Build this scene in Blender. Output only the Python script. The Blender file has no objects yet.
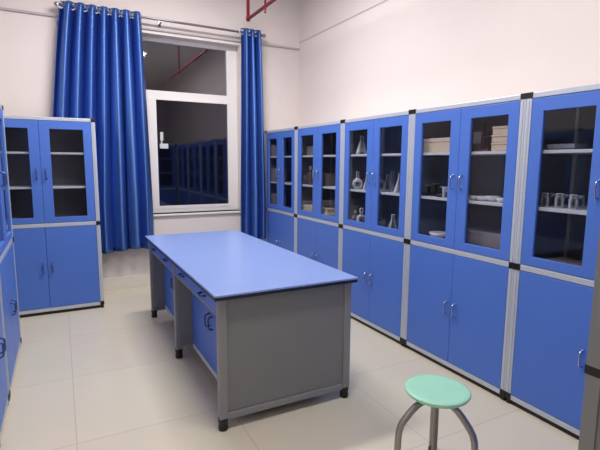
import bpy, bmesh, math, random
from mathutils import Vector, Matrix
random.seed(7)
PI = math.pi
scn = bpy.context.scene
COL = scn.collection

# ------------------------------------------------------------------ materials
def srgb(r, g, b):
    f = lambda c: (c/255/12.92) if c/255 <= 0.04045 else ((c/255+0.055)/1.055)**2.4
    return (f(r), f(g), f(b), 1)

def mat(name, color, rough=0.5, metal=0.0, spec=0.5, noise=0.0, nscale=6.0, bump=0.0, bscale=60.0, coat=0.0, sheen=0.0, stretch=None):
    m = bpy.data.materials.new(name); m.use_nodes = True
    nt = m.node_tree; b = nt.nodes['Principled BSDF']
    b.inputs['Base Color'].default_value = color
    b.inputs['Roughness'].default_value = rough
    b.inputs['Metallic'].default_value = metal
    b.inputs['Specular IOR Level'].default_value = spec
    b.inputs['Coat Weight'].default_value = coat
    b.inputs['Sheen Weight'].default_value = sheen
    tc = nt.nodes.new('ShaderNodeTexCoord')
    src = tc.outputs['Object']
    if stretch:
        mp = nt.nodes.new('ShaderNodeMapping'); mp.inputs['Scale'].default_value = stretch
        nt.links.new(src, mp.inputs['Vector']); src = mp.outputs['Vector']
    if noise:
        n = nt.nodes.new('ShaderNodeTexNoise'); n.inputs['Scale'].default_value = nscale
        n.inputs['Detail'].default_value = 4
        nt.links.new(src, n.inputs['Vector'])
        r = nt.nodes.new('ShaderNodeValToRGB')
        c = color
        r.color_ramp.elements[0].position = 0.3; r.color_ramp.elements[1].position = 0.7
        r.color_ramp.elements[0].color = (c[0]*(1-noise), c[1]*(1-noise), c[2]*(1-noise), 1)
        r.color_ramp.elements[1].color = (min(1, c[0]*(1+noise)), min(1, c[1]*(1+noise)), min(1, c[2]*(1+noise)), 1)
        nt.links.new(n.outputs['Fac'], r.inputs['Fac'])
        nt.links.new(r.outputs['Color'], b.inputs['Base Color'])
    if bump:
        n2 = nt.nodes.new('ShaderNodeTexNoise'); n2.inputs['Scale'].default_value = bscale
        nt.links.new(src, n2.inputs['Vector'])
        bp = nt.nodes.new('ShaderNodeBump'); bp.inputs['Strength'].default_value = bump
        bp.inputs['Distance'].default_value = 0.002
        nt.links.new(n2.outputs['Fac'], bp.inputs['Height'])
        nt.links.new(bp.outputs['Normal'], b.inputs['Normal'])
    return m

def glass_mat(name, tint, ior, gloss_col=(1, 1, 1, 1), rough=0.0):
    m = bpy.data.materials.new(name); m.use_nodes = True
    nt = m.node_tree; nt.nodes.clear()
    out = nt.nodes.new('ShaderNodeOutputMaterial')
    t = nt.nodes.new('ShaderNodeBsdfTransparent'); t.inputs['Color'].default_value = tint
    g = nt.nodes.new('ShaderNodeBsdfGlossy'); g.inputs['Roughness'].default_value = rough
    g.inputs['Color'].default_value = gloss_col
    f = nt.nodes.new('ShaderNodeFresnel')
    # same reflectance from either face of a thin pane
    ge = nt.nodes.new('ShaderNodeNewGeometry')
    mr = nt.nodes.new('ShaderNodeMapRange')
    mr.inputs['To Min'].default_value = ior; mr.inputs['To Max'].default_value = 1/ior
    nt.links.new(ge.outputs['Backfacing'], mr.inputs['Value'])
    nt.links.new(mr.outputs['Result'], f.inputs['IOR'])
    mx = nt.nodes.new('ShaderNodeMixShader')
    nt.links.new(f.outputs['Fac'], mx.inputs['Fac'])
    nt.links.new(t.outputs[0], mx.inputs[1]); nt.links.new(g.outputs[0], mx.inputs[2])
    nt.links.new(mx.outputs[0], out.inputs['Surface'])
    return m

def floor_mat():
    m = mat('floor_tile', srgb(196, 186, 172), rough=0.22, spec=0.5)
    nt = m.node_tree; b = nt.nodes['Principled BSDF']
    tc = nt.nodes.new('ShaderNodeTexCoord')
    br = nt.nodes.new('ShaderNodeTexBrick')
    br.offset = 0.0; br.squash = 1.0
    br.inputs['Scale'].default_value = 1.0
    br.inputs['Brick Width'].default_value = 0.8; br.inputs['Row Height'].default_value = 0.8
    br.inputs['Mortar Size'].default_value = 0.0025; br.inputs['Mortar Smooth'].default_value = 0.2
    br.inputs['Color1'].default_value = srgb(214, 206, 187); br.inputs['Color2'].default_value = srgb(211, 203, 184)
    br.inputs['Mortar'].default_value = srgb(186, 178, 165)
    n = nt.nodes.new('ShaderNodeTexNoise'); n.inputs['Scale'].default_value = 1.6; n.inputs['Detail'].default_value = 6
    mx = nt.nodes.new('ShaderNodeMixRGB'); mx.blend_type = 'MULTIPLY'; mx.inputs['Fac'].default_value = 0.10
    nt.links.new(tc.outputs['Object'], br.inputs['Vector']); nt.links.new(tc.outputs['Object'], n.inputs['Vector'])
    nt.links.new(br.outputs['Color'], mx.inputs['Color1']); nt.links.new(n.outputs['Color'], mx.inputs['Color2'])
    nt.links.new(mx.outputs['Color'], b.inputs['Base Color'])
    return m

def emis(name, col, s):
    m = bpy.data.materials.new(name); m.use_nodes = True
    b = m.node_tree.nodes['Principled BSDF']
    b.inputs['Base Color'].default_value = col
    b.inputs['Emission Color'].default_value = col; b.inputs['Emission Strength'].default_value = s
    return m

M = dict(
    wall=mat('wall_paint', srgb(226, 217, 214), rough=0.75, noise=0.012, nscale=2.0, bump=0.05, bscale=120),
    skirt=mat('skirting_tile', srgb(226, 218, 208), rough=0.35, noise=0.03, nscale=5),
    trim=mat('grey_trunking', srgb(180, 175, 176), rough=0.6),
    faint=mat('white_trunking', srgb(200, 192, 192), rough=0.6),
    ceiling=mat('ceiling_paint', srgb(226, 222, 220), rough=0.8, noise=0.01),
    floor=floor_mat(),
    pvc=mat('white_window_frame', srgb(236, 232, 230), rough=0.35),
    blue=mat('blue_panel', (0.078, 0.180, 0.60, 1), rough=0.42, spec=0.35, noise=0.02, nscale=3, bump=0.03, bscale=200),
    bluetop=mat('blue_worktop', (0.225, 0.325, 0.66, 1), rough=0.34, spec=0.8, noise=0.02, nscale=8),
    edge=mat('dark_edge_band', srgb(22, 24, 52), rough=0.4),
    alu=mat('aluminium_profile', srgb(192, 199, 211), rough=0.38, metal=0.2, spec=0.5),
    alulight=mat('shelf_edge_grey', srgb(206, 208, 210), rough=0.5),
    black=mat('black_plastic', srgb(14, 14, 17), rough=0.45),
    inner=mat('cabinet_lining', srgb(120, 122, 128), rough=0.6, noise=0.05, nscale=4),
    grey=mat('grey_end_panel', srgb(124, 126, 128), rough=0.5, noise=0.02, nscale=12, bump=0.05),
    profile=mat('grey_bench_profile', srgb(138, 138, 143), rough=0.42, metal=0.15),
    chrome=mat('handle_metal', srgb(170, 182, 205), rough=0.22, metal=0.9),
    darkpull=mat('dark_pull', srgb(78, 96, 150), rough=0.35, metal=0.5),
    mint=mat('mint_plastic', srgb(156, 212, 188), rough=0.36, noise=0.03, nscale=10),
    steel=mat('stool_steel', srgb(150, 147, 146), rough=0.32, metal=0.7, noise=0.04, nscale=20),
    curtain=mat('blue_satin', (0.085, 0.19, 0.53, 1), rough=0.46, spec=1.0, metal=.85, noise=0.05, nscale=40, stretch=(1, 1, .08)),
    rod=mat('rod_metal', srgb(150, 146, 150), rough=0.3, metal=0.8),
    ring=mat('eyelet_silver', srgb(225, 225, 232), rough=0.25, metal=0.4),
    red=mat('red_pipe_paint', srgb(142, 22, 44), rough=0.4, noise=0.04, nscale=12),
    brass=mat('sprinkler_brass', srgb(150, 70, 60), rough=0.4, metal=0.4),
    ware=mat('white_labware', srgb(232, 234, 238), rough=0.18, spec=0.8),
    porcelain=mat('white_porcelain', srgb(224, 224, 228), rough=0.3),
    frost=mat('frosted_labware', srgb(190, 194, 204), rough=0.15, spec=0.8),
    dark=mat('dark_item', srgb(52, 44, 48), rough=0.5),
    carton=mat('carton_board', srgb(206, 186, 158), rough=0.8, noise=0.06, nscale=14),
    cartondk=mat('grey_carton', srgb(132, 124, 122), rough=0.8, noise=0.05, nscale=10),
    brown=mat('brown_wood', srgb(96, 52, 48), rough=0.5, noise=0.1, nscale=12),
    paper=mat('paper', srgb(214, 206, 180), rough=0.8, noise=0.04, nscale=20),
    cork=mat('grey_stopper', srgb(120, 124, 134), rough=0.6),
    liquid=mat('brown_glass', srgb(84, 58, 50), rough=0.12, spec=0.8),
    door=mat('door_wood', srgb(120, 96, 80), rough=0.5, noise=0.08, nscale=8, stretch=(6, 6, .6)),
    tube=emis('tube_light', (1, .97, .95, 1), 9.0),
    glass=glass_mat('cabinet_glass', (.90, .91, .94, 1), 1.25),
    topglass=glass_mat('top_light_glass', (.5, .5, .6, 1), 2.65, rough=0.03),
    wglass=glass_mat('window_glass', (.55, .56, .66, 1), 1.6, rough=0.03),
)

def see_through(m, f):
    nt = m.node_tree; b = nt.nodes['Principled BSDF']; out = nt.nodes['Material Output']
    t = nt.nodes.new('ShaderNodeBsdfTransparent'); t.inputs['Color'].default_value = (.9, .93, .95, 1)
    mx = nt.nodes.new('ShaderNodeMixShader')
    lw = nt.nodes.new('ShaderNodeLayerWeight'); lw.inputs['Blend'].default_value = f
    nt.links.new(lw.outputs['Facing'], mx.inputs['Fac'])
    nt.links.new(t.outputs[0], mx.inputs[1]); nt.links.new(b.outputs[0], mx.inputs[2])
    nt.links.new(mx.outputs[0], out.inputs['Surface'])
see_through(M['ware'], .75); see_through(M['frost'], .45)

# satin weave: the highlight is drawn out along the vertical folds
_nt = M['curtain'].node_tree; _b = _nt.nodes['Principled BSDF']
_b.inputs['Anisotropic'].default_value = .75
_c = _nt.nodes.new('ShaderNodeCombineXYZ'); _c.inputs['Z'].default_value = 1.0
_nt.links.new(_c.outputs[0], _b.inputs['Tangent'])

# ------------------------------------------------------------------ helpers
def box(bm, x0, x1, y0, y1, z0, z1):
    v = [bm.verts.new(c) for c in ((x0, y0, z0), (x1, y0, z0), (x1, y1, z0), (x0, y1, z0), (x0, y0, z1), (x1, y0, z1), (x1, y1, z1), (x0, y1, z1))]
    for f in ((0, 3, 2, 1), (4, 5, 6, 7), (0, 1, 5, 4), (1, 2, 6, 5), (2, 3, 7, 6), (3, 0, 4, 7)):
        bm.faces.new([v[i] for i in f])

def frame(bm, x0, x1, z0, z1, a0, a1, c0, c1, y0, y1):
    """flat board in the xz plane with a rectangular opening a0..a1 x c0..c1"""
    def ring(y):
        o = [bm.verts.new(p) for p in ((x0, y, z0), (x1, y, z0), (x1, y, z1), (x0, y, z1))]
        i = [bm.verts.new(p) for p in ((a0, y, c0), (a1, y, c0), (a1, y, c1), (a0, y, c1))]
        return o, i
    o, i = ring(y0); p, j = ring(y1)
    for k in range(4):
        n = (k+1) % 4
        bm.faces.new((o[k], o[n], i[n], i[k]))
        bm.faces.new((p[n], p[k], j[k], j[n]))
        bm.faces.new((o[n], o[k], p[k], p[n]))
        bm.faces.new((i[k], i[n], j[n], j[k]))

def tube(bm, pts, r, seg=10, flat=1.0, cap=True):
    pts = [Vector(p) for p in pts]; rings = []
    n = len(pts); up = None
    for i, p in enumerate(pts):
        t = (pts[min(i+1, n-1)] - pts[max(i-1, 0)]).normalized()
        if up is None:
            up = Vector((0, 0, 1)) if abs(t.z) < .9 else Vector((0, 1, 0))
        a = t.cross(up)
        if a.length < 1e-4: a = t.cross(Vector((1, 0, 0)))
        a.normalize(); b = a.cross(t).normalized(); up = b
        rings.append([bm.verts.new(p + a*(r*math.cos(2*PI*k/seg)) + b*(r*flat*math.sin(2*PI*k/seg))) for k in range(seg)])
    for i in range(n-1):
        for k in range(seg):
            m = (k+1) % seg
            bm.faces.new((rings[i][k], rings[i][m], rings[i+1][m], rings[i+1][k]))
    if cap:
        bm.faces.new(rings[0][::-1]); bm.faces.new(rings[-1])

def lathe(bm, prof, seg=20, c=(0, 0, 0)):
    rings = []
    for r, z in prof:
        if r < 1e-5: rings.append([bm.verts.new((c[0], c[1], c[2]+z))])
        else: rings.append([bm.verts.new((c[0]+r*math.cos(2*PI*k/seg), c[1]+r*math.sin(2*PI*k/seg), c[2]+z)) for k in range(seg)])
    for A, B in zip(rings, rings[1:]):
        for k in range(seg):
            m = (k+1) % seg
            if len(A) == 1 and len(B) == 1: continue
            if len(A) == 1: bm.faces.new((A[0], B[m], B[k]))
            elif len(B) == 1: bm.faces.new((A[k], A[m], B[0]))
            else: bm.faces.new((A[k], A[m], B[m], B[k]))

def torus(bm, c, R, r, axis='y', seg=16, s2=8, squash=1.0):
    rings = []
    for i in range(seg):
        a = 2*PI*i/seg; ring = []
        for j in range(s2):
            b = 2*PI*j/s2; rr = R + r*math.cos(b); h = r*math.sin(b)
            if axis == 'y': p = (rr*math.cos(a)*squash, h, rr*math.sin(a))
            elif axis == 'x': p = (h, rr*math.cos(a), rr*math.sin(a))
            else: p = (rr*math.cos(a), rr*math.sin(a), h)
            ring.append(bm.verts.new((c[0]+p[0], c[1]+p[1], c[2]+p[2])))
        rings.append(ring)
    for i in range(seg):
        for j in range(s2):
            A, B = rings[i], rings[(i+1) % seg]; m = (j+1) % s2
            bm.faces.new((A[j], A[m], B[m], B[j]))

def obj(name, bm, m, parent=None, bevel=0.0, smooth=False, label=None, bseg=2):
    bmesh.ops.recalc_face_normals(bm, faces=bm.faces)
    me = bpy.data.meshes.new(name); bm.to_mesh(me); bm.free()
    me.materials.append(m)
    if smooth:
        for p in me.polygons: p.use_smooth = True
    o = bpy.data.objects.new(name, me); COL.objects.link(o)
    if parent: o.parent = parent
    if bevel:
        b = o.modifiers.new('bevel', 'BEVEL'); b.width = bevel; b.segments = bseg; b.limit_method = 'ANGLE'
    if label: o['label'] = label
    return o

def boxes(name, lst, m, parent=None, bevel=0.0, label=None):
    bm = bmesh.new()
    for b in lst: box(bm, *b)
    return obj(name, bm, m, parent, bevel, label=label)

def tag(o, label, cat, group=None):
    o['label'] = label; o['category'] = cat
    if group: o['group'] = group
    return o

def thing(name, label, cat, loc=(0, 0, 0), rz=0.0, group=None):
    o = bpy.data.objects.new(name, None); COL.objects.link(o)
    o.empty_display_size = 0.1
    o.location = loc; o.rotation_euler = (0, 0, rz)
    return tag(o, label, cat, group)

def struct(name, lst, m, bevel=0.0, label=None):
    o = boxes(name, lst, m, None, bevel); o['kind'] = 'structure'
    if label: o['label'] = label
    return o

# ------------------------------------------------------------------ room shell
XL, XR, YB, YN, ZC = -0.80, 2.765, 5.32, -2.6, 3.55
WX0, WX1, WZ0, WZ1 = 0.06, 1.975, 0.82, 2.785      # window opening
struct('floor', [(XL-.2, XR+.2, YN-.2, YB+.3, -0.1, 0.0)], M['floor'])
struct('ceiling', [(XL-.2, XR+.2, YN-.2, YB+.3, ZC, ZC+.1)], M['ceiling'])
bm = bmesh.new()
frame(bm, XL-.2, XR+.2, 0, ZC, WX0, WX1, WZ0, WZ1, YB, YB+.24)
w = obj('wall_back', bm, M['wall']); w['kind'] = 'structure'
struct('wall_right', [(XR, XR+.2, YN-.2, YB, 0, ZC)], M['wall'])
struct('wall_left', [(XL-.2, XL, YN-.2, YB, 0, ZC)], M['wall'])
struct('wall_front', [(XL, XR, YN-.2, YN, 0, ZC)], M['wall'])
struct('baseboard_back', [(XL, XR, YB-.012, YB, 0, .135)], M['skirt'], .002)
struct('trim_1', [(XL, XR, YB-.022, YB, 2.818, 2.84)], M['trim'], .003)
struct('trim_2', [(XR-.007, XR, YN, YB-.02, 2.902, 2.914)], M['faint'], .002)
d = struct('door_1', [(0.1, 1.0, YN+.002, YN+.045, 0.0, 2.05)], M['door'], .004)
boxes('door_frame', [(0.03, 0.1, YN, YN+.07, 0, 2.12), (1.0, 1.07, YN, YN+.07, 0, 2.12), (0.1, 1.0, YN, YN+.07, 2.05, 2.12)], M['alulight'], d, .004)

# window: fixed top light over sliding sashes, set back in the wall
wy0, wy1 = YB+.13, YB+.19
TZ0, TZ1 = 2.122, 2.212
win = bpy.data.objects.new('window_1', None); COL.objects.link(win)
win['kind'] = 'structure'
bm = bmesh.new()
frame(bm, WX0, WX1, WZ0, WZ1, WX0+.075, WX1-.125, WZ0+.045, WZ1-.048, wy0-.01, wy1)
obj('window_frame', bm, M['pvc'], win, .006)
boxes('transom', [(WX0+.07, WX1-.12, wy0, wy1, TZ0, TZ1)], M['pvc'], win, .006)
MX0, MX1 = .905, 1.01
for nm, a, b, y0 in (('sash', WX0+.075, MX1, wy0+.032), ('sash', MX0, WX1-.085, wy0-.012)):
    s = .035 if a < .5 else .0
    bm = bmesh.new()
    frame(bm, a, b, WZ0+.045, TZ0, a+(.06 if a < .5 else MX1-MX0), b-(.06 if a < .5 else .022), WZ0+.082, TZ0-.012, y0, y0+.03)
    sh = obj(nm, bm, M['pvc'], win, .004)
    boxes('pane', [(a+.03, b-.012, y0+.012, y0+.018, WZ0+.06, TZ0-.004)], M['wglass'], sh)
boxes('pane', [(WX0+.06, WX1-.115, wy0+.02, wy0+.026, TZ1-.01, WZ1-.04)], M['topglass'], win)
boxes('window_sill', [(WX0-.02, WX1+.02, YB-.03, YB+.13, WZ0-.022, WZ0)], M['pvc'], win, .006)
boxes('pane_blocks', [(1.035, 1.13, wy0-.012, wy0+.0005, 1.565, 1.62), (1.043, 1.078, wy0-.009, wy0+.0005, 1.655, 1.75), (1.05, 1.066, wy0-.006, wy0+.0005, 1.62, 1.655)], M['alulight'], win, .004)  # small off-white blocks on the front of the right-hand lower pane

# ------------------------------------------------------------------ cabinets
H = 1.80
def handle(parent, x, z, L=.088, mt='chrome', r=.0052, out=.028, name='handle'):
    bm = bmesh.new()
    pts = []
    for k in range(11):
        t = k/10; a = PI*t
        pts.append((x, -out*min(1.0, 1.5*math.sin(a)) + .002, z + L/2*math.cos(a)))
    tube(bm, pts, r, 8)
    for s in (-1, 1):
        lathe(bm, [(0, 0), (.009, 0), (.009, .004), (0, .004)], 10, (x, -.0, z+s*L/2))
    return obj(name, bm, M[mt], parent, smooth=True)

def cabinet(label, loc, rz, W=.921, D=.46, pw=.035, group=None, side='inner', handles='chrome', shelves=(1.482, 1.172), joint=None):
    t = thing('glass_door_cabinet', label, 'cabinet', loc, rz, group)
    h = W/2; e = .0008; js = joint or pw
    pm = M['grey'] if side == 'grey' else M['alu']  # grey side: posts take a darker colour for the weak light falling there
    for sx in (-1, 1):
        for y0, y1 in ((0, pw), (D-pw, D)):
            a, b = (-h+e, -h+pw) if sx < 0 else (h-pw, h-e)
            bm = bmesh.new(); box(bm, a, b, y0, y1, .03, H-.001)
            if y0 == 0:   # the profile's pair of front grooves
                box(bm, (a+b)/2-.004, (a+b)/2+.004, -.003, .0, .075, H-.04)
            obj('post', bm, pm, t, .004)
    # front rails, side rails and top
    for z0, z1 in ((1.768, 1.799), (.816, .851), (.030, .063)):
        boxes('rail', [(-h+pw, h-pw, .001, .03, z0, z1)], M['alu'], t, .004)
        for sx in (-1, 1):
            a, b = (-h+.002, -h+.03) if sx < 0 else (h-.03, h-.002)
            boxes('side_rail', [(a, b, pw, D-pw, z0, z1)], M['alu'], t, .003)
    # black corner joints
    for sx in (-1, 1):
        a, b = (-h, -h+js+.001) if sx < 0 else (h-js-.001, h)
        for z in (.05, .833 if not joint else .803, 1.786):
            hh = .019 if z < 1.7 else .0155
            hh = hh*.8 if joint else hh
            boxes('corner_joint', [(a, b, -.0045, js, z-hh, z+hh)], M['black'], t, .003)
        boxes('foot', [(a+.006, b-.006, .006, pw-.004, 0, .034)], M['black'], t, .002)
    boxes('plinth', [(-h+pw, h-pw,   .014, .03, .002, .030)], M['black'], t)
    sm = M['grey'] if side == 'grey' else M['inner']
    for sx in (-1, 1):
        a, b = (-h+.006, -h+.02) if sx < 0 else (h-.02, h-.006)
        boxes('side_panel', [(a, b, pw, D-pw, .06, 1.775)], sm, t)
    boxes('back_panel', [(-h+pw, h-pw, D-.016, D-.004, .06, 1.775)], M['inner'], t)
    boxes('top_panel', [(-h+pw, h-pw, .03, D-.01, 1.774, 1.792)], M['alulight'], t)
    boxes('compartment_floor', [(-h+.02, h-.02, .03, D-.016, .826, .846)], M['inner'], t)
    boxes('bottom_panel', [(-h+.02, h-.02, .03, D-.016, .05, .066)], M['inner'], t)
    for z in shelves:
        boxes('shelf', [(-h+.021, h-.021, .028, D-.018, z-.009, z+.009)], M['alulight'], t, .002)
    g = .002
    for s in (-1, 1):
        x0, x1 = (-h+pw+g, -g/2) if s < 0 else (g/2, h-pw-g)
        o0, o1 = (-h+.107, -.083) if s < 0 else (.083, h-.107)
        bm = bmesh.new()
        frame(bm, x0, x1, .854, 1.765, o0, o1, .906, 1.695, .0, .02)
        dr = obj('glazed_door', bm, M['blue'], t, .003)
        boxes('pane', [(o0-.006, o1+.006, .009, .013, .900, 1.701)], M['glass'], dr)
        handle(dr, s*.037, 1.296, mt=handles)
        dl = boxes('lower_door', [(x0, x1, .0, .02,   .066, .813)], M['blue'], t, .003)
        handle(dl, s*.037, .443, .085, mt=handles)
    return t

RX = 2.288
joints = [1.698, 2.619, 3.540, 4.461, 5.300]
RL = [
    ('right-wall blue glass-fronted cabinet nearest the camera, a row of glass jars inside', None),
    ('right-wall blue cabinet behind the green stool, beige cartons on its top shelf', None),
    ('middle of five right-wall blue cabinets, shelves crowded with white flasks and bottles', None),
    ('fourth right-wall blue cabinet from the camera, beyond the workbench, pale cartons low inside', None),
    ('farthest blue cabinet of the right wall, half tucked behind the right curtain', None),
]
joints = [0.777] + joints
for k in range(5):
    y0, y1 = joints[k], joints[k+1]
    cabinet(RL[k][0], (RX, (y0+y1)/2, 0), -PI/2, W=y1-y0, group='glass-fronted lab cabinets along the right wall')
cabinet('blue glass-fronted cabinet with empty shelves left of the wide curtain', (-.145, 4.683, 0), 0, W=.921, D=.43, handles='darkpull')
cabinet('blue cabinet at the left picture edge, seen edge-on, next to the window wall cabinet', (-.335, 3.485, 0), PI/2, W=.95, D=.45, handles='darkpull', group='edge-on cabinets along the left wall')
cabinet('narrow blue cabinet at the very left picture edge, seen edge-on, nearest of the left row', (-.335, 2.735, 0), PI/2, W=.54, D=.45, handles='darkpull', group='edge-on cabinets along the left wall')
cabinet('grey-sided cabinet at the lower right picture edge, only its post and side showing', (1.372+.461, .752, 0), PI, W=.922, D=.45, pw=.045, side='grey', joint=.05)

# ------------------------------------------------------------------ workbench (island)
bx0, bx1, by0, by1 = .648, 1.512, 2.140, 4.236
TOP = .752
bench = thing('workbench', 'long blue-topped lab workbench with grey end panel standing in the middle of the room', 'workbench', ((bx0+bx1)/2, (by0+by1)/2, 0))
cxw, cyw = (bx0+bx1)/2, (by0+by1)/2
hx, hy = (bx1-bx0)/2, (by1-by0)/2
top = boxes('worktop', [(-hx, hx, -hy, hy, TOP-.012, TOP)], M['bluetop'], bench, .003)
boxes('edge_band', [(-hx+.001, hx-.001, -hy+.001, hy-.001, TOP-.03, TOP-.0125)], M['edge'], top, .003)
lx = hx-.026; ly = hy-.026; pw = .046
posts_y = [(-ly, -ly+pw), (-.005, .041), (ly-pw, ly)]
for s in (-1, 1):
    for a, b in posts_y:
        x0, x1 = (-lx, -lx+pw) if s < 0 else (lx-pw, lx)
        lg = boxes('leg', [(x0, x1, a, b, .065, TOP-.03)], M['profile'], bench, .005)
        bm = bmesh.new()
        lathe(bm, [(0, 0), (.024, 0), (.026, .008), (.026, .022), (.0245, .026), (.0245, .046), (.027, .05), (.027, .068), (0, .068)], 14, ((x0+x1)/2, (a+b)/2, 0))
        obj('foot', bm, M['black'], lg, smooth=False)
for s in (-1, 1):
    a, b = (-ly+.012, -ly+.03) if s < 0 else (ly-.03, ly-.012)
    boxes('end_panel', [(-lx+pw, lx-pw, a, b, .10, TOP-.03)], M['grey'], bench)
    a, b = (-ly+.004, -ly+.034) if s < 0 else (ly-.034, ly-.004)
    boxes('end_rail', [(-lx+pw, lx-pw, a, b, .058, .096)], M['profile'], bench, .004)
REC = .115
for s in (-1, 1):
    X = lambda d: s*(lx-d)
    def bxx(d0, d1): return tuple(sorted((X(d0), X(d1))))
    for (a, b) in ((-ly+pw, -.005), (.041, ly-pw)):
        # drawer rail and two drawer fronts
        boxes('drawer_rail', [(*bxx(.006, .03), a, b, .618, .632)], M['profile'], bench, .002)
        m = (a+b)/2
        for c0, c1 in ((a+.003, m-.002), (m+.002, b-.003)):
            dr = boxes('drawer', [(*bxx(.004, .022), c0, c1, .635, TOP-.032)], M['blue'], bench, .002)
            bm = bmesh.new(); yc = (c0+c1)/2; L = .038
            pts = []
            for k in range(11):
                q = PI*k/10
                pts.append((X(.004 - .026*min(1, 1.6*math.sin(q))), yc+L*math.cos(q), .676))
            tube(bm, pts, .0065, 8)
            obj('pull', bm, M['darkpull'], dr, smooth=True)
        # recessed cupboard
        boxes('divider_panel', [(*bxx(.02, REC+.02), (b-.016), b-.002, .10, .625)], M['grey'], bench)
        boxes('divider_panel', [(*bxx(.02, REC+.02), a+.002, a+.016, .10, .625)], M['grey'], bench)
        boxes('cupboard_rail', [(*bxx(REC, REC+.03), a+.016, b-.016, .075, .108)], M['alulight'], bench, .003)
        for j, (c0, c1) in enumerate(((a+.018, m-.0015), (m+.0015, b-.018))):
            dd = boxes('cupboard_door', [(*bxx(REC+.002, REC+.02), c0, c1, .11, .625)], M['blue'], bench, .002)
            bm = bmesh.new(); yc = m + (-.035 if j == 0 else .035)
            pts = []
            for k in range(11):
                q = PI*k/10
                pts.append((X(REC - .028*min(1, 1.5*math.sin(q))), yc, .42+.042*math.cos(q)))
            tube(bm, pts, .006, 8)
            obj('handle', bm, M['darkpull'], dd, smooth=True)
boxes('cupboard_floor', [(-lx+REC+.03, lx-REC-.03, -ly+.05, ly-.05, .085, .10)], M['grey'], bench)
boxes('cupboard_partition', [(-.008, .008, -ly+.05, ly-.05, .10, TOP-.03)], M['grey'], bench)

# ------------------------------------------------------------------ stool
SX, SY, SZ = 1.425, 1.395, .43
stool = thing('round_stool', 'mint green round lab stool on bent grey steel legs on the floor in front', 'stool', (SX, SY, 0))
bm = bmesh.new()
R0 = .142
prof = [(0, SZ-.030), (R0*.74, SZ-.030), (R0*.88, SZ-.026), (R0*.965, SZ-.018), (R0, SZ-.009), (R0*.985, SZ-.003), (R0*.94, SZ), (R0*.8, SZ-.002), (R0*.5, SZ-.004), (0, SZ-.005)]
lathe(bm, prof, 48)
obj('seat', bm, M['mint'], stool, smooth=True)
view = math.atan2(SY, SX)
for k, da in enumerate((0, 2*PI/3, -2*PI/3)):
    a = view + da + math.radians(3)
    bm = bmesh.new()
    rad = [(.0, SZ-.052), (.05, SZ-.052), (.075, SZ-.056), (.10, SZ-.070), (.125, SZ-.092), (.155, SZ-.126), (.17, SZ-.148), (.179, SZ-.175), (.182, SZ-.21), (.183, .15), (.185, .012)]
    tube(bm, [(r*math.cos(a), r*math.sin(a), z) for r, z in rad], .0165, 12, flat=.85)
    lg = obj('leg', bm, M['steel'], stool, smooth=True)
    bm = bmesh.new()
    lathe(bm, [(0, 0), (.019, 0), (.020, .004), (.020, .03), (.017, .032), (0, .032)], 12, (.185*math.cos(a), .185*math.sin(a), 0))
    obj('foot_cap', bm, M['black'], lg, smooth=False)
bm = bmesh.new()
lathe(bm, [(0, .13), (.012, .13), (.012, SZ-.07), (.03, SZ-.066), (.034, SZ-.036), (.055, SZ-.0305), (0, SZ-.0305)], 16)
obj('spindle', bm, M['steel'], stool, smooth=True)

# ------------------------------------------------------------------ curtains and rod
ROD_Y, ROD_Z = 5.205, 2.908
rodt = thing('curtain_rod', 'grey metal curtain rod with ball finials fixed above the window', 'curtain rod', (1.15, ROD_Y, ROD_Z))
bm = bmesh.new(); tube(bm, [(-1.07, 0, .006), (1.07, 0, -.006)], .0125, 14)
obj('rod', bm, M['rod'], rodt, smooth=True)
for s in (-1, 1):
    bm = bmesh.new()
    pr = [(0, -.022), (.012, -.018), (.021, -.006), (.022, .004), (.015, .016), (.006, .024), (0, .026)]
    lathe(bm, pr, 14)
    bmesh.ops.rotate(bm, verts=bm.verts, cent=(0, 0, 0), matrix=Matrix.Rotation(s*PI/2, 3, 'Y'))
    bmesh.ops.translate(bm, verts=bm.verts, vec=(s*1.085, 0, -s*.006))
    obj('finial', bm, M['rod'], rodt, smooth=True)
for x in (-1.055, -.10, 1.055):
    boxes('bracket', [(x-.008, x+.008, .0, YB-ROD_Y-.001, -.022, -.008), (x-.016, x+.016, YB-ROD_Y-.008, YB-ROD_Y-.001, -.05, .03)], M['rod'], rodt, .002)

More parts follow.
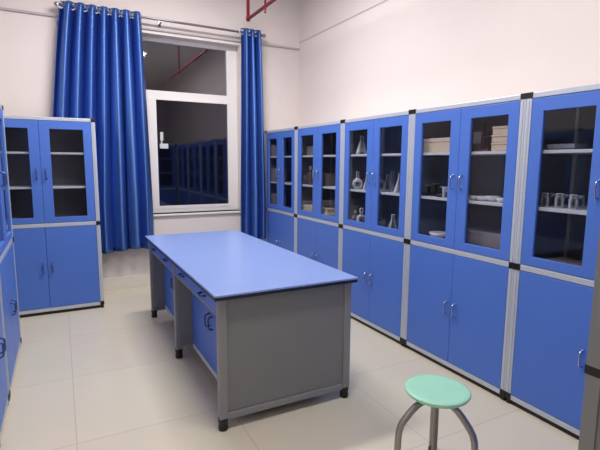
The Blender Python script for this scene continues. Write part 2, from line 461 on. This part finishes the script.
def curtain(label, xt0, xt1, xb0, xb1, zb, waves, seed, rings, amp0=.038, amp1=.055, bulge=0.0):
    rnd = random.Random(seed)
    t = thing('curtain', label, 'curtain', ((xt0+xt1)/2, ROD_Y, zb))
    ox, oz = (xt0+xt1)/2, zb
    nu, nv = 48*waves, 46
    zt = ROD_Z+.045
    ph = [rnd.uniform(-.5, .5) for _ in range(waves+2)]
    am = [rnd.uniform(.75, 1.1) for _ in range(waves+2)]
    bm = bmesh.new(); grid = []
    for j in range(nv+1):
        v = j/nv; z = zt + (zb-zt)*v; row = []
        k = min(1, v*1.25)**0.8
        for i in range(nu+1):
            u = i/nu
            w = u*waves; wi = int(min(w, waves-1e-6)); f = w-wi
            p = ph[wi]*(1-f)+ph[wi+1]*f; a = am[wi]*(1-f)+am[wi+1]*f
            ang = 2*PI*w + p*1.3*k
            s = math.sin(ang)
            fold = s
            y = (amp0*(1-k)+amp1*a*k)*fold
            y += .008*k*math.sin(ang*2.0+p*4+2*v) + .004*math.sin(9*u+5*v+seed)
            x = (xt0+(xt1-xt0)*u)*(1-k)+(xb0+(xb1-xb0)*u)*k
            x += (.25+.75*k)*((xt1-xt0)/waves)*.24*math.cos(ang+.5*p) + .006*k*math.sin(ang*2+p*3) + bulge*math.sin(PI*v)*(u-.5)
            z2 = z + (.006*math.sin(ang) if j == 0 else 0) - (.012*v*math.sin(3*u*PI+seed) if j > nv-3 else 0)
            row.append(bm.verts.new((x-ox, y, z2-oz)))
        grid.append(row)
    for j in range(nv):
        for i in range(nu):
            bm.faces.new((grid[j][i], grid[j][i+1], grid[j+1][i+1], grid[j+1][i]))
    c = obj('cloth', bm, M['curtain'], t, smooth=True)
    so = c.modifiers.new('thick', 'SOLIDIFY'); so.thickness = .0025
    # eyelets where the cloth crosses the rod
    n = 2*waves
    for i in range(n+1):
        u = i/n
        x = xt0+(xt1-xt0)*u
        bm = bmesh.new(); torus(bm, (0, 0, 0), .027, .0075, 'y')
        ang = (35 if i % 2 == 0 else -35)
        bmesh.ops.rotate(bm, verts=bm.verts, cent=(0, 0, 0), matrix=Matrix.Rotation(math.radians(ang), 3, 'Z'))
        bmesh.ops.translate(bm, verts=bm.verts, vec=(x-ox, 0, ROD_Z-oz))
        obj('eyelet', bm, M['ring'], t, smooth=True)
    return t

curtain('wide blue satin eyelet curtain hanging on the rod left of the window', .095, .83, -.13, .868, .455, 7, 3, 11, amp0=.044, amp1=.058)
curtain('narrow bunched blue satin curtain hanging on the rod right of the window', 1.945, 2.185, 1.915, 2.235, .46, 3, 8, 5, amp0=.034, amp1=.05)

# ------------------------------------------------------------------ red fire pipe
pipe = thing('fire_pipe', 'red fire sprinkler pipe dropping from the ceiling above the right curtain', 'pipe', (1.96, 5.01, 3.0))
bm = bmesh.new(); tube(bm, [(0, 0, 0), (.013, -3.2, 0)], .018, 14)
obj('pipe_run', bm, M['red'], pipe, smooth=True)
bm = bmesh.new(); tube(bm, [(0, 0, 0), (0, 0, ZC-3.0-.001)], .018, 14)
obj('riser', bm, M['red'], pipe, smooth=True)
bm = bmesh.new()
lathe(bm, [(0, -.026), (.018, -.024), (.025, -.012), (.025, .014), (.021, .03), (.019, .034)], 14)
obj('elbow', bm, M['red'], pipe, smooth=True)
for yy in (-.47, -2.4):
    bm = bmesh.new()
    tube(bm, [(.003, yy, .0), (.003, yy, ZC-3.0-.001)], .011, 10)
    obj('hanger_rod', bm, M['red'], pipe, smooth=True)
    bm = bmesh.new()
    lathe(bm, [(0, -.062), (.016, -.060), (.016, -.056), (.006, -.052), (.009, -.036), (.014, -.03), (.014, .02), (0, .02)], 12, (.003, yy, 0))
    obj('sprinkler_head', bm, M['red'], pipe, smooth=True)

# ------------------------------------------------------------------ cabinet contents (right row)
def P(yw, d, z, r=.05):     # d = depth behind the front plane; deeper things stand further along the row
    y = yw*(RX+d)/RX
    lo = max(j for j in joints if j <= yw); hi = min(j for j in joints if j > yw)
    return (RX+d, min(max(y, lo+.03+r), hi-.03-r), z)
S1, S2, S3 = 1.492, 1.182, .847           # standing heights: top shelf, middle shelf, compartment floor

PROF = {
    'conical_flask': [(0, 0), (.042, 0), (.045, .006), (.040, .02), (.014, .105), (.013, .135), (.017, .14), (.013, .138), (0, .134)],
    'round_flask': [(0, 0), (.02, .002), (.04, .02), (.046, .045), (.038, .07), (.016, .086), (.012, .095), (.012, .14), (.016, .145), (0, .143)],
    'reagent_bottle': [(0, 0), (.034, 0), (.036, .005), (.036, .075), (.028, .092), (.013, .1), (.013, .112), (.017, .114), (.017, .12), (0, .12)],
    'measuring_cylinder': [(0, 0), (.036, 0), (.036, .008), (.017, .014), (.016, .17), (.02, .176), (.015, .172), (0, .17)],
    'beaker': [(0, 0), (.034, 0), (.037, .006), (.037, .085), (.041, .09), (.035, .086), (.034, .05), (0, .05)],
    'glass_jar': [(0, 0), (.028, 0), (.031, .006), (.031, .07), (.024, .082), (.024, .09), (0, .09)],
    'dish': [(0, 0), (.03, 0), (.045, .012), (.055, .035), (.052, .036), (.04, .016), (0, .012)],
    'mortar': [(0, 0), (.035, 0), (.03, .01), (.05, .04), (.06, .065), (.052, .066), (.04, .04), (0, .02)],
}
CAP = {'reagent_bottle': (.0145, .12, .03), 'glass_jar': (.0262, .086, .022), 'conical_flask': (.0125, .134, .02), 'round_flask': (.0115, .14, .02)}
CATS = {'conical_flask': 'flask', 'round_flask': 'flask', 'reagent_bottle': 'bottle', 'measuring_cylinder': 'cylinder', 'beaker': 'beaker', 'glass_jar': 'jar', 'dish': 'dish', 'mortar': 'mortar'}
PROTO = {}
def ware(kind, loc, label, s=1.0, m='ware', cap=None, group=None, sx=1.0):
    key = (kind, m, cap)
    if key not in PROTO:
        t = thing(kind, label, CATS[kind], loc, 0, group)
        bm = bmesh.new(); lathe(bm, PROF[kind], 20)
        kids = [obj('body', bm, M[m], t, smooth=True)]
        if cap:
            r, z, hgt = CAP[kind]
            bm = bmesh.new(); lathe(bm, [(0, z-.006), (r*.9, z-.006), (r*1.05, z), (r*1.05, z+hgt*.8), (r*.8, z+hgt), (0, z+hgt)], 14)
            kids.append(obj('stopper', bm, M[cap], t, smooth=True))
        PROTO[key] = (t, kids)
    else:
        src, kids = PROTO[key]
        t = src.copy(); COL.objects.link(t); t.location = loc
        tag(t, label, CATS[kind], group)
        if not group and 'group' in t: del t['group']
        for k in kids:
            c = k.copy(); COL.objects.link(c); c.parent = t
    t.scale = (s*sx, s*sx, s)
    return t

def carton(loc, size, label, m='carton', lid=True, rz=-PI/2, name='carton', cat='box', group=None):
    t = thing(name, label, cat, loc, rz, group)
    w, dd, hgt = size
    boxes('body', [(-w/2, w/2, -dd/2, dd/2, 0, hgt*(.72 if lid else 1))], M[m], t, .003)
    if lid:
        boxes('lid', [(-w/2-.003, w/2+.003, -dd/2-.003, dd/2+.003, hgt*.72, hgt)], M[m], t, .003)
    return t

c3 = 'flask cabinet'
# middle cabinet (2.619..3.540) - glass stands 3.16..3.41 (left door) and 2.72..2.98 (right door)
ware('conical_flask', P(3.235, .10, S1), 'white conical flask alone on the left top shelf of the '+c3, 1.15, 'ware', None)
ware('measuring_cylinder', P(3.19, .22, S1), 'tall thin measuring cylinder behind the flask on the top shelf of the '+c3, .95, 'frost')
g = 'white flasks and bottles on the middle shelf of the middle right-wall cabinet'
ware('reagent_bottle', (RX+.22, 3.462, S2), 'pale bottle at the left end of the middle shelf in the '+c3, 1.0, 'frost', 'cork', g)
ware('round_flask', P(3.285, .09, S2), 'white round flask second from left on the middle shelf of the '+c3, 1.1, 'ware', None, g)
ware('reagent_bottle', (RX+.20, 3.368, S2), 'white bottle at the right on the middle left-door shelf of the '+c3, 1.05, 'ware', 'cork', g)
ware('conical_flask', P(3.15, .09, S2), 'white conical flask by the door stile on the middle shelf of the '+c3, .8, 'ware', None, g)
ware('round_flask', P(2.955, .17, S2), 'grey round flask leftmost behind the right door, middle shelf of the '+c3, 1.0, 'frost', None, g)
ware('conical_flask', P(2.875, .10, S2), 'grey conical flask second behind the right door, middle shelf of the '+c3, 1.0, 'frost', None, g)
ware('measuring_cylinder', P(2.815, .19, S2), 'tall white cylinder behind the right door, middle shelf of the '+c3, .95, 'ware', None, g)
ware('conical_flask', P(2.725, .09, S2), 'white conical flask at the far right of the middle shelf in the '+c3, 1.1, 'ware', None, g)
g = 'bottles on the cabinet floor of the middle right-wall cabinet'
ware('reagent_bottle', P(3.305, .08, S3), 'white bottle left of a pair low behind the left door of the '+c3, .95, 'frost', 'cork', g)
ware('reagent_bottle', P(3.215, .07, S3), 'white bottle right of a pair low behind the left door of the '+c3, 1.15, 'ware', 'ware', g)
ware('beaker', P(2.95, .10, S3), 'grey beaker low behind the right door of the '+c3, 1.1, 'frost', None, g)
ware('conical_flask', P(2.79, .10, S3), 'white conical flask low behind the right door of the '+c3, 1.1, 'ware', None, g)

c4 = 'carton cabinet'
# cartons and instruments (cabinet 1.698..2.619)
carton((RX+.17, 2.44, S1), (.30, .24, .098), 'wide lidded beige carton on the top shelf in the left door of the '+c4)
g = 'beige cartons stacked on the top shelf of the second cabinet from the right'
zz = S1
for k, (ww, hh2, lb) in enumerate(((.135, .05, 'lowest'), (.13, .045, 'middle'), (.122, .048, 'topmost'))):
    carton((RX+.13, 1.875+.003*k, zz), (ww, .18, hh2), lb+' beige carton of the stack of three in the '+c4, 'carton', True, -PI/2+.04*(k-1), group=g)
    zz += hh2+.001
t = thing('wooden_stand', 'dark brown wooden stand left of the carton stack in the '+c4, 'stand', (RX+.12, 2.045, S1), -PI/2)
boxes('base', [(-.04, .065, -.06, .06, 0, .014)], M['brown'], t, .002)
boxes('upright', [(-.038, -.022, -.012, .012, .014, .185)], M['brown'], t, .002)
boxes('crossbar', [(-.022, .065, -.008, .008, .085, .10)], M['brown'], t, .002)
t = thing('instrument_case', 'small grey instrument case behind the wooden stand in the '+c4, 'instrument', P(1.985, .30, S1), -PI/2)
boxes('case', [(-.045, .045, -.04, .04, 0, .15)], M['cork'], t, .006)
boxes('face_plate', [(-.035, .035, -.044, -.04, .06, .14)], M['alulight'], t, .002)
g = 'dark instruments on the middle shelf of the second cabinet from the right'
for k, (yy, dd, s_, lb) in enumerate(((2.42, .12, .9, 'left'), (2.345, .14, 1.1, 'centre'), (2.275, .10, .85, 'right'))):
    t = thing('balance', lb+' one of three small dark instruments on the middle shelf of the '+c4, 'instrument', P(yy, dd, S2), -PI/2, g)
    boxes('base', [(-.03*s_, .03*s_, -.045, .045, 0, .022)], M['dark'], t, .004)
    boxes('column', [(-.007, .007, -.007, .007, .022, .075*s_)], M['dark'], t, .002)
    bm = bmesh.new(); lathe(bm, [(0, 0), (.02, 0), (.032, .008), (.03, .009), (0, .004)], 14, (0, 0, .075*s_))
    obj('pan', bm, M['frost'], t, smooth=True)
ware('beaker', P(2.245, .06, S2), 'white beaker on the middle shelf in the left door of the '+c4, .8, 'ware')
ware('mortar', P(2.30, .12, S3), 'white porcelain mortar low behind the left door of the '+c4, 1.15, 'porcelain')
ware('dish', P(2.44, .10, S3), 'grey shallow dish low behind the left door of the '+c4, .85, 'frost')
g = 'white dishes on the middle shelf of the second cabinet from the right'
for k, (yy, dd, s_, lb) in enumerate(((2.015, .10, .7, 'leftmost'), (1.95, .09, .8, 'second'), (1.88, .12, .9, 'third'), (1.805, .09, .75, 'rightmost'))):
    ware('dish', P(yy, dd, S2), lb+' of four white dishes on the middle shelf in right door of the '+c4, s_, 'porcelain', None, g)
carton((RX+.20, 2.02, S3), (.32, .24, .135), 'big grey-brown carton low behind the right door of the '+c4, 'cartondk', False)

c5 = 'nearest right-wall cabinet'
g = 'row of glass jars on the middle shelf of the cabinet nearest the camera on the right'
for k, (yy, dd, s_, m_) in enumerate(((1.545, .10, .70, 'ware'), (1.50, .16, .66, 'frost'), (1.463, .10, .72, 'ware'), (1.425, .16, .66, 'frost'), (1.39, .10, .70, 'ware'), (1.355, .13, .66, 'frost'))):
    lb = ('leftmost', 'second', 'third', 'fourth', 'fifth', 'rightmost')[k]
    ware('glass_jar', P(yy, dd, S2), lb+(' from left' if 0 < k < 5 else '')+' of six jars on the middle shelf of the '+c5, s_, m_, 'cork' if m_ == 'frost' else 'ware', g)
t = thing('metal_tray', 'grey tray with upturned rim on the top shelf of the '+c5, 'tray', P(1.45, .16, S1), -PI/2)
boxes('tray_base', [(-.12, .10, -.09, .09, 0, .006)], M['cork'], t)
bm = bmesh.new(); frame(bm, -.12, .10, -.09, .09, -.113, .093, -.083, .083, 0, .03)
bmesh.ops.rotate(bm, verts=bm.verts, cent=(0, 0, 0), matrix=Matrix.Rotation(PI/2, 3, 'X'))
obj('rim', bm, M['cork'], t)
g = 'paper stacks on the floor of the cabinet nearest the camera on the right'
carton((RX+.165, 1.50, S3), (.24, .20, .02), 'lower pale paper folder lying on the floor of the '+c5, 'paper', False, -PI/2+.1, 'paper_folder', 'folder', g)
carton((RX+.175, 1.49, S3+.021), (.21, .17, .016), 'upper pale paper folder lying askew on the floor of the '+c5, 'cartondk', False, -PI/2-.12, 'paper_folder', 'folder', g)

c2 = 'fourth right-wall cabinet'
carton(P(4.20, .15, S3, .125), (.24, .20, .11), 'pale carton low behind the left door of the '+c2, 'carton', False)
carton(P(3.76, .14, S3), (.24, .18, .06), 'lower beige carton low behind the right door of the '+c2, 'carton', True, group='pair of cartons in the fourth cabinet from the right')
carton(P(3.77, .14, S3+.061), (.22, .16, .05), 'upper beige carton low behind the right door of the '+c2, 'carton', True, group='pair of cartons in the fourth cabinet from the right')
ware('reagent_bottle', P(4.12, .10, S2), 'brown bottle on the middle shelf behind the left door of the '+c2, 1.3, 'liquid', 'cork')
ware('beaker', P(4.28, .09, S2), 'grey beaker by the brown bottle on the middle shelf of the '+c2, 1.1, 'frost')
carton(P(3.77, .18, S2), (.18, .18, .13), 'grey-brown carton on the middle shelf behind the right door of the '+c2, 'cartondk', False)
carton(P(4.20, .2, S1, .125), (.2, .2, .10), 'grey-brown carton on the top shelf behind the left door of the '+c2, 'cartondk', False)

c1 = 'farthest right-wall cabinet'
carton(P(5.10, .12, S2, .09), (.16, .16, .16), 'grey carton on the middle shelf behind the left door of the '+c1, 'cartondk', False)
carton(P(5.10, .12, S1, .09), (.15, .16, .13), 'grey carton on the top shelf behind the left door of the '+c1, 'cartondk', False)
carton(P(5.10, .12, S3, .09), (.16, .16, .18), 'grey carton low behind the left door of the '+c1, 'cartondk', False)

# ------------------------------------------------------------------ lights
def light_fixture(x, y, power, size_x, size_y, label):
    f = thing('ceiling_light', label, 'light', (x, y, ZC), 0, 'fluorescent ceiling lights')
    boxes('housing', [(-size_x/2, size_x/2, -size_y/2, size_y/2, -.05, -.001)], M['pvc'], f, .004)
    for k in (-1, 1):
        bm = bmesh.new()
        if size_x > size_y: tube(bm, [(-size_x/2+.03, k*size_y*.25, -.068), (size_x/2-.03, k*size_y*.25, -.068)], .013, 10)
        else: tube(bm, [(k*size_x*.25, -size_y/2+.03, -.068), (k*size_x*.25, size_y/2-.03, -.068)], .013, 10)
        obj('light_tube', bm, M['tube'], f, smooth=True)
    ld = bpy.data.lights.new('tube_lamp', 'AREA'); ld.shape = 'RECTANGLE'
    ld.size = size_x; ld.size_y = size_y; ld.energy = power; ld.color = (1.0, .965, .95)
    lo = bpy.data.objects.new('tube_lamp', ld); COL.objects.link(lo); lo.location = (x, y, ZC-.10)
    return f
light_fixture(0.95, 3.6, 76, 1.25, .26, 'fluorescent ceiling light over the far half of the workbench')
light_fixture(0.95, 1.45, 40, 1.25, .26, 'fluorescent ceiling light over the stool')
light_fixture(0.95, -1.0, 10, 1.25, .26, 'fluorescent ceiling light behind the viewpoint')

wd = bpy.data.worlds.new('night'); scn.world = wd; wd.use_nodes = True
bg = wd.node_tree.nodes['Background']; bg.inputs['Color'].default_value = (.02, .022, .05, 1); bg.inputs['Strength'].default_value = .35

# ------------------------------------------------------------------ camera
F, PITCH, YAW, ROLL, CZ = 455.465, .13552, .48384, .00753, 1.41234
cd = bpy.data.cameras.new('camera'); cam = bpy.data.objects.new('camera', cd); COL.objects.link(cam)
cd.sensor_fit = 'HORIZONTAL'; cd.sensor_width = 36; cd.lens = F/600*36
cd.clip_start = .02
fwd = Vector((math.cos(PITCH)*math.sin(YAW), math.cos(PITCH)*math.cos(YAW), -math.sin(PITCH)))
right = Vector((math.cos(YAW), -math.sin(YAW), 0)); up = right.cross(fwd)
c, s = math.cos(ROLL), math.sin(ROLL)
r2, u2 = right*c + up*s, up*c - right*s
cam.matrix_world = Matrix(((r2.x, u2.x, -fwd.x, 0), (r2.y, u2.y, -fwd.y, 0), (r2.z, u2.z, -fwd.z, CZ), (0, 0, 0, 1)))
scn.camera = cam
scn.view_settings.view_transform = 'Standard'
scn.view_settings.look = 'None'
scn.view_settings.exposure = 0.0
